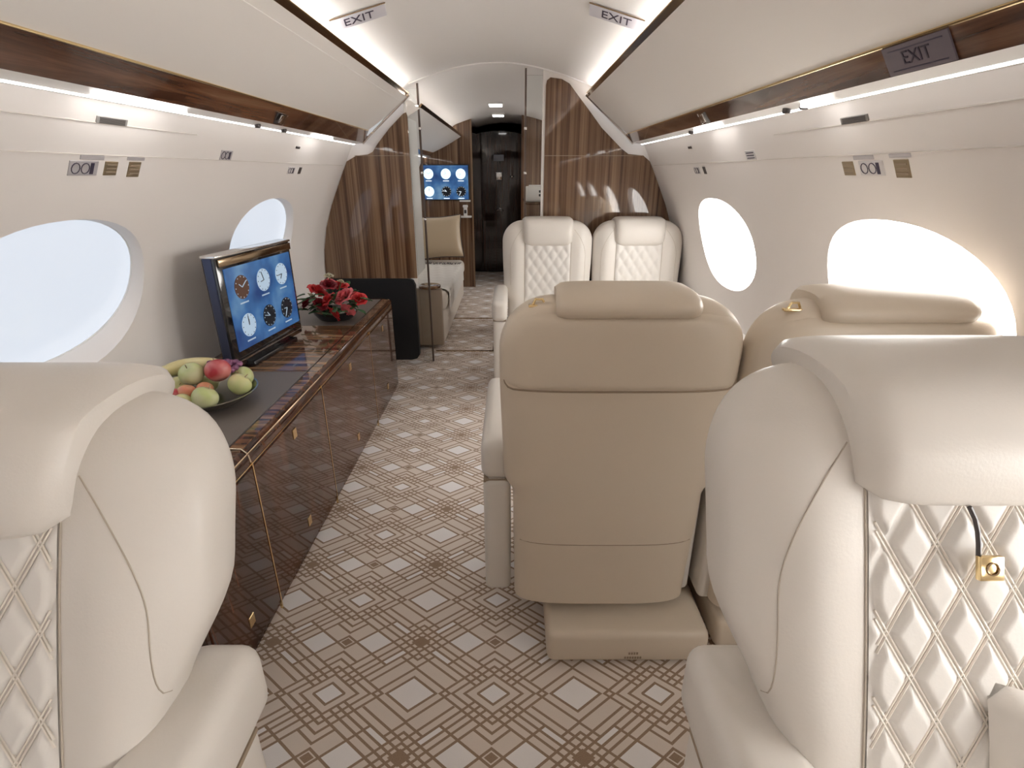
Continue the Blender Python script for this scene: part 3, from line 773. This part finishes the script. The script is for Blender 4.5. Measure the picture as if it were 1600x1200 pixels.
for k in range(42):
    a = random.random() * 2 * PI; rr = .06 + .10 * random.random(); z = .05 + .10 * random.random()
    if leafme is None:
        def lf(i, j): 
            w = .016 * math.sin(PI * j) ** .8; return ((2 * i - 1) * w, .055 * j, .006 * abs(2 * i - 1) - .012 * j * j)
        o = G().grid(lf, 4, 6).to('leaf', GRN, fa, 80); leafme = o
    else: o = leafme.copy(); COL.objects.link(o)
    o.location = (rr * math.cos(a), rr * math.sin(a), z); o.rotation_euler = (random.uniform(-.3, .8), random.uniform(-.4, .4), a - PI / 2)

# ------------------------------------------------------------ placards, signs, speaker slots
PLG = mat('silver_placard', (.50, .48, .50), .35, metal=.2); PLB = mat('brass_placard', (.33, .26, .17), .35, metal=.6); PLW = mat('white_placard', (.62, .60, .60), .4)
INK = mat('purple_black_ink', (.05, .04, .07), .5)
def on_wall(s, y, z):
    x = wx(z); dx, dz = wx(z + .01) - wx(z - .01), .02
    t_ = Vector((s * dx, 0, dz)).normalized()               # up along the wall
    n_ = Vector((-s * dz, 0, dx * 1.0)).normalized(); n_ = Vector((-s * abs(n_.x), 0, n_.z if n_.z < 0 else -n_.z))
    e_ = t_.cross(n_).normalized()
    mt = Matrix(((e_.x, t_.x, n_.x, s * x), (e_.y, t_.y, n_.y, y), (e_.z, t_.z, n_.z, z), (0, 0, 0, 1)))
    return mt
def placard(name, s, y, z, w, h, m, label, cat, marks=None, grp=None, dep_=.004):
    o = G().box(-w / 2, w / 2, -h / 2, h / 2, -dep_ / 2, dep_ / 2, .001, 1).to(name, m)
    o.matrix_world = on_wall(s, y, z); tag(o, label, cat, grp)
    if marks == 'exit': text_mesh('EXIT', h * .7, 'print', INK, o, Matrix.Translation((0, 0, dep_ / 2 + .0005)))
    elif marks == 'rings':
        g = G()
        for x in (-.28, .05): g.tube([(w * x + .014 * math.cos(a * PI / 6), .014 * math.sin(a * PI / 6), dep_ / 2) for a in range(12)], .0015, 5, True)
        g.box(w * .22, w * .34, -h * .38, h * .38, dep_ / 2, dep_ / 2 + .001); g.to('pictogram', INK, o)
    elif marks == 'lines':
        g = G()
        for k in range(3): g.box(-w * .38, w * .38, h * (-.30 + .26 * k), h * (-.30 + .26 * k) + h * .09, dep_ / 2, dep_ / 2 + .0008)
        g.to('print', INK if m is not PLB else SEAM, o)
    elif marks == 'slots':
        g = G()
        for k in range(6): g.box(-w * .42, w * .42, h * (-.4 + .15 * k), h * (-.4 + .15 * k) + h * .06, dep_ / 2, dep_ / 2 + .001)
        g.to('grille_bar', DKPLAS, o)
    return o
for s, nm in ((-1, 'left'), (1, 'right')):
    k = -s
    placard('placard', s, 1.475, 1.362, .10, .040, PLW if s > 0 else PLG, 'white pictogram placard on the %s wall above the near window' % nm, 'placard', 'rings')
    placard('placard', s, 1.575, 1.362, .050, .040, PLB, 'brown placard touching the pictogram one on the %s wall' % nm if s < 0 else 'olive placard beside the pictogram one on the right wall', 'placard', 'lines')
    placard('placard', s, 1.50, 1.388, .085, .012, PLG, 'thin grey strip over the pictogram placard on the %s wall' % nm, 'placard')
    placard('placard', s, 1.672 if s < 0 else 1.36, 1.360, .052, .046, PLB, 'separate brown placard %s on the %s wall' % ('forward of the cluster' if s < 0 else 'aft of the cluster', nm), 'placard', 'lines')
    placard('placard', s, 1.672 if s < 0 else 1.36, 1.389, .075, .010, PLG, 'thin grey strip over the separate brown placard on the %s wall' % nm, 'placard')
    placard('placard', s, 2.18, 1.413, .085, .038, PLW if s > 0 else PLG, 'single pale placard between the two windows high on the %s wall' % nm, 'placard', 'rings' if s < 0 else 'lines')
    placard('seat_control', s, 2.86, 1.362, .085, .036, PLW, 'small switch placard with black marks above the far %s window' % nm, 'switch panel', 'rings')
    placard('seat_control', s, 2.975 if s < 0 else 2.75, 1.362, .035, .036, DKPLAS, 'small black switch beside the switch placard on the %s wall' % nm, 'switch panel')
    placard('speaker_slot', s, 1.545 if s < 0 else 1.50, 1.478, .115, .018, mat('slot_%s' % nm, (.30, .29, .28) if s < 0 else (.20, .185, .17), .4), 'narrow grey slotted outlet below the light strip on the %s wall' % nm, 'air outlet', 'slots', None, .006)
    placard('sensor_slot', s, 2.85, 1.468, .05, .012, DKPLAS, 'tiny dark sensor below the light strip at the far end of the %s wall' % nm, 'sensor', None, None, .006)
# ceiling exit signs
for s, nm in ((-1, 'left'), (1, 'right')):
    x, z = s * .475, 1.893
    n_ = Vector((-s * .36, -.25, -.93)).normalized()
    e_ = Vector((1, -.0, -s * .36)).normalized()
    if s < 0: e_ = Vector((.94, .22, .36)).normalized()
    else: e_ = Vector((.94, -.22, -.36)).normalized()
    t_ = n_.cross(e_).normalized(); e_ = t_.cross(n_).normalized()
    o = G().box(-.105, .105, -.034, .034, -.003, .003, .001, 1).to('exit_sign', mat('sign_face_' + nm, (.66, .65, .70), .35))
    o.matrix_world = Matrix(((e_.x, t_.x, n_.x, x), (e_.y, t_.y, n_.y, 2.29), (e_.z, t_.z, n_.z, z - .012), (0, 0, 0, 1)))
    tag(o, 'pale EXIT sign on the %s side of the ceiling' % nm, 'exit sign')
    text_mesh('EXIT', .058, 'lettering', INK, o, Matrix.Translation((0, -.002, .0035)))
    g = G().tube([(-.107, .036, .001), (.107, .036, .001)], .0022, 6); g.to('upper_edge', BRONZE, o)
# EXIT sign reflection in the right valance, modelled as a thin lettered plate
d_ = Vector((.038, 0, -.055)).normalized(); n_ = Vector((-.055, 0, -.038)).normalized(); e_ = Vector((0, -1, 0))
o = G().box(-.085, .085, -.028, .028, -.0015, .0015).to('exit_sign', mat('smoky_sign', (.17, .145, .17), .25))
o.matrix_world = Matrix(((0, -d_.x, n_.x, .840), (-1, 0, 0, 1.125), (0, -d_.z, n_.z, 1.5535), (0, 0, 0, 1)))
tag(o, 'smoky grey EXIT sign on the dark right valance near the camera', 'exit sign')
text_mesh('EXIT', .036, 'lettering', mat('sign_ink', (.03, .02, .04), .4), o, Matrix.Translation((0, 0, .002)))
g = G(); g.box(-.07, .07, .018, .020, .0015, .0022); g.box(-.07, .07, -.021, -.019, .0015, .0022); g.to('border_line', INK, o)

# ------------------------------------------------------------ forward cabin: sofa, pillow, cabinet, wall screen
so = empty('sofa', (-.84, 5.05, 0), 0, 'long pale leather sofa along the left wall beyond the glass door', 'sofa')
G().box(-.265, .37, -.88, .98, .03, .30, .02, 2).to('sofa_base', SOFA, so)
G().box(-.30, .39, -.86, .98, .29, .44, .05, 4).to('seat_cushion', SOFA, so, 60)
G().prism([(-.345, .40), (-.20, .40), (-.25, .86), (-.29, .90), (-.33, .86)], -.88, .98).to('back_cushion', SOFA, so)
G().box(-.265, .37, -.935, -.875, .03, .50, .015, 2).to('end_panel', mat('beige_end_panel', (.42, .34, .26), .4), so)
tr = G().lathe([(.075, 0), (.088, .006), (.088, .02), (.078, .026), (.02, .024)], 28).to('side_tray', W_LEAF); tr.location = (-.66, 4.14, .500)
tr.location = (-.565, 4.145, .501)
tag(tr, 'small round wooden tray on the near end of the forward sofa', 'tray')
def bl_f(i, j):
    x = -.16 + .60 * i; y = -.70 + 1.36 * j
    w_ = .004 * math.sin(x * 60 + y * 9) + .004 * math.sin(y * 47 + x * 13)
    if x < .385: return (x, y, .450 + w_)
    d = x - .385; return (.400 + .2 * w_ + .004, y, .447 - d * 3.2 + w_)
g = G().grid(bl_f, 36, 50); g.v = [(v[0] - .84, v[1] + 5.05, v[2]) for v in g.v]
bt = g.to('blanket', FABRIC, None, 80); tag(bt, 'white woven blanket spread over the forward sofa', 'blanket')
g = G()
for k in range(26):
    x = -.98 + .52 * k / 25; g.tube([(x, 5.70, .456), (x + random.uniform(-.01, .01), 5.66, .458), (x + random.uniform(-.012, .012), 5.615, .455)], .005, 5)
g.to('fringe', mat('grey_fringe', (.16, .14, .14), .9), bt)['kind'] = 'stuff'
def pillow_g(w, h, d):
    g = G()
    for sd in (1, -1):
        g.grid(lambda i, j, sd=sd: ((2 * i - 1) * w * (1 - .08 * (1 - (2 * j - 1) ** 2)), sd * d * ((1 - (2 * i - 1) ** 4) * (1 - (2 * j - 1) ** 4)) ** .5, (j * 2 - 1) * h * (1 - .08 * (1 - (2 * i - 1) ** 2))), 16, 16)
    return g
pl = pillow_g(.25, .23, .07).to('pillow', SATIN, None, 180)
pl.location = (-.70, 5.88, .70); pl.rotation_euler = (-.30, -.05, .12); tag(pl, 'gold satin pillow with dark piping at the far end of the sofa', 'pillow')
pp = []
for k in range(40):
    t_ = k / 40 * 4; sdi = int(t_); f_ = (t_ - sdi) * 2 - 1
    e = .92 + .08 * f_ * f_
    pp.append(((f_ * .25, 0, .23 * e), (.25 * e, 0, -f_ * .23), (-f_ * .25, 0, -.23 * e), (-.25 * e, 0, f_ * .23))[sdi])
G().tube(pp, .006, 6, True).to('piping', DKPLAS, pl)
cb = empty('side_cabinet', (.70, 4.75, 0), 0, 'low rosewood cabinet behind the right bulkhead, seen through the glass door', 'cabinet')
G().box(-.50, .42, -.35, .35, .03, 1.12, .006, 1).to('cabinet_body', W_BULK, cb); G().box(-.51, .43, -.36, .36, 1.12, 1.135, .004, 1).to('cabinet_top', W_BULK, cb)
G().box(-.48, .40, -.33, .33, 0, .03).to('plinth', BLACKM, cb)
lb = empty('tissue_box', (.275, 4.50, 1.136), 0, 'small white box with two black marks on the cabinet behind the glass', 'box')
G().box(-.075, .075, -.05, .05, 0, .115, .012, 3).to('box_body', PLASTIC, lb); G().box(-.05, .055, -.04, .04, .112, .125, .006, 2).to('box_lid', PLASTIC, lb)
for zz in (.04, .068): G().box(.03, .05, -.053, -.049, zz, zz + .018, .002, 1).to('black_mark', BLACKM, lb)
# wall screen
ws = empty('wall_screen', (-.69, YF - .03, 1.245), 0, 'wide blue wall screen with white clock dials on the far wood bulkhead', 'screen')
G().box(-.275, .275, 0, .03, -.20, .20, .004, 1).to('screen_frame', BLACK, ws)
s2 = G().box(-.262, .262, -.004, .002, -.188, .188).to('screen', SCREEN, ws)
dial_set(s2, (-.205, 0.0, .175), (.095, -.10), .058, [[DIALWF, DIALWF, DIALWF], [DIALWF, DIALD, DIALD]], DKPLAS, mat('white_screen_marks', (.1, .1, .1), .4, emis=(.8, .9, 1), strength=1.2))
# small shelf with a white figure below the screen
sh = empty('wall_shelf', (-.50, YF - .06, .86), 0, 'small white wall shelf below the blue screen on the far bulkhead', 'shelf')
G().box(-.10, .10, -.02, .06, -.01, .01, .003).to('shelf_board', PLASTIC, sh); G().box(-.04, .09, .03, .06, .17, .19, .003).to('upper_bracket', PLASTIC, sh)
hs = empty('handset', (-.47, YF - .055, .87), 0, 'tiny white handset standing on the small far shelf', 'handset')
G().box(-.022, .022, -.015, .015, 0, .10, .008).to('handset_body', PLASTIC, hs); G().box(-.03, .03, -.018, .018, .095, .125, .008).to('earpiece', PLASTIC, hs); G().box(-.014, .014, -.018, -.014, .03, .07, .002).to('keypad', DKPLAS, hs)
# cushion leaning on the near right seat
cu = pillow_g(.17, .17, .055).to('pillow', LEATHER, None, 180)
cu.location = (.765, .325, .665); cu.rotation_euler = (-.42, .06, -.12); tag(cu, 'plain cream cushion leaning on the near right seat at the lower right corner', 'pillow')
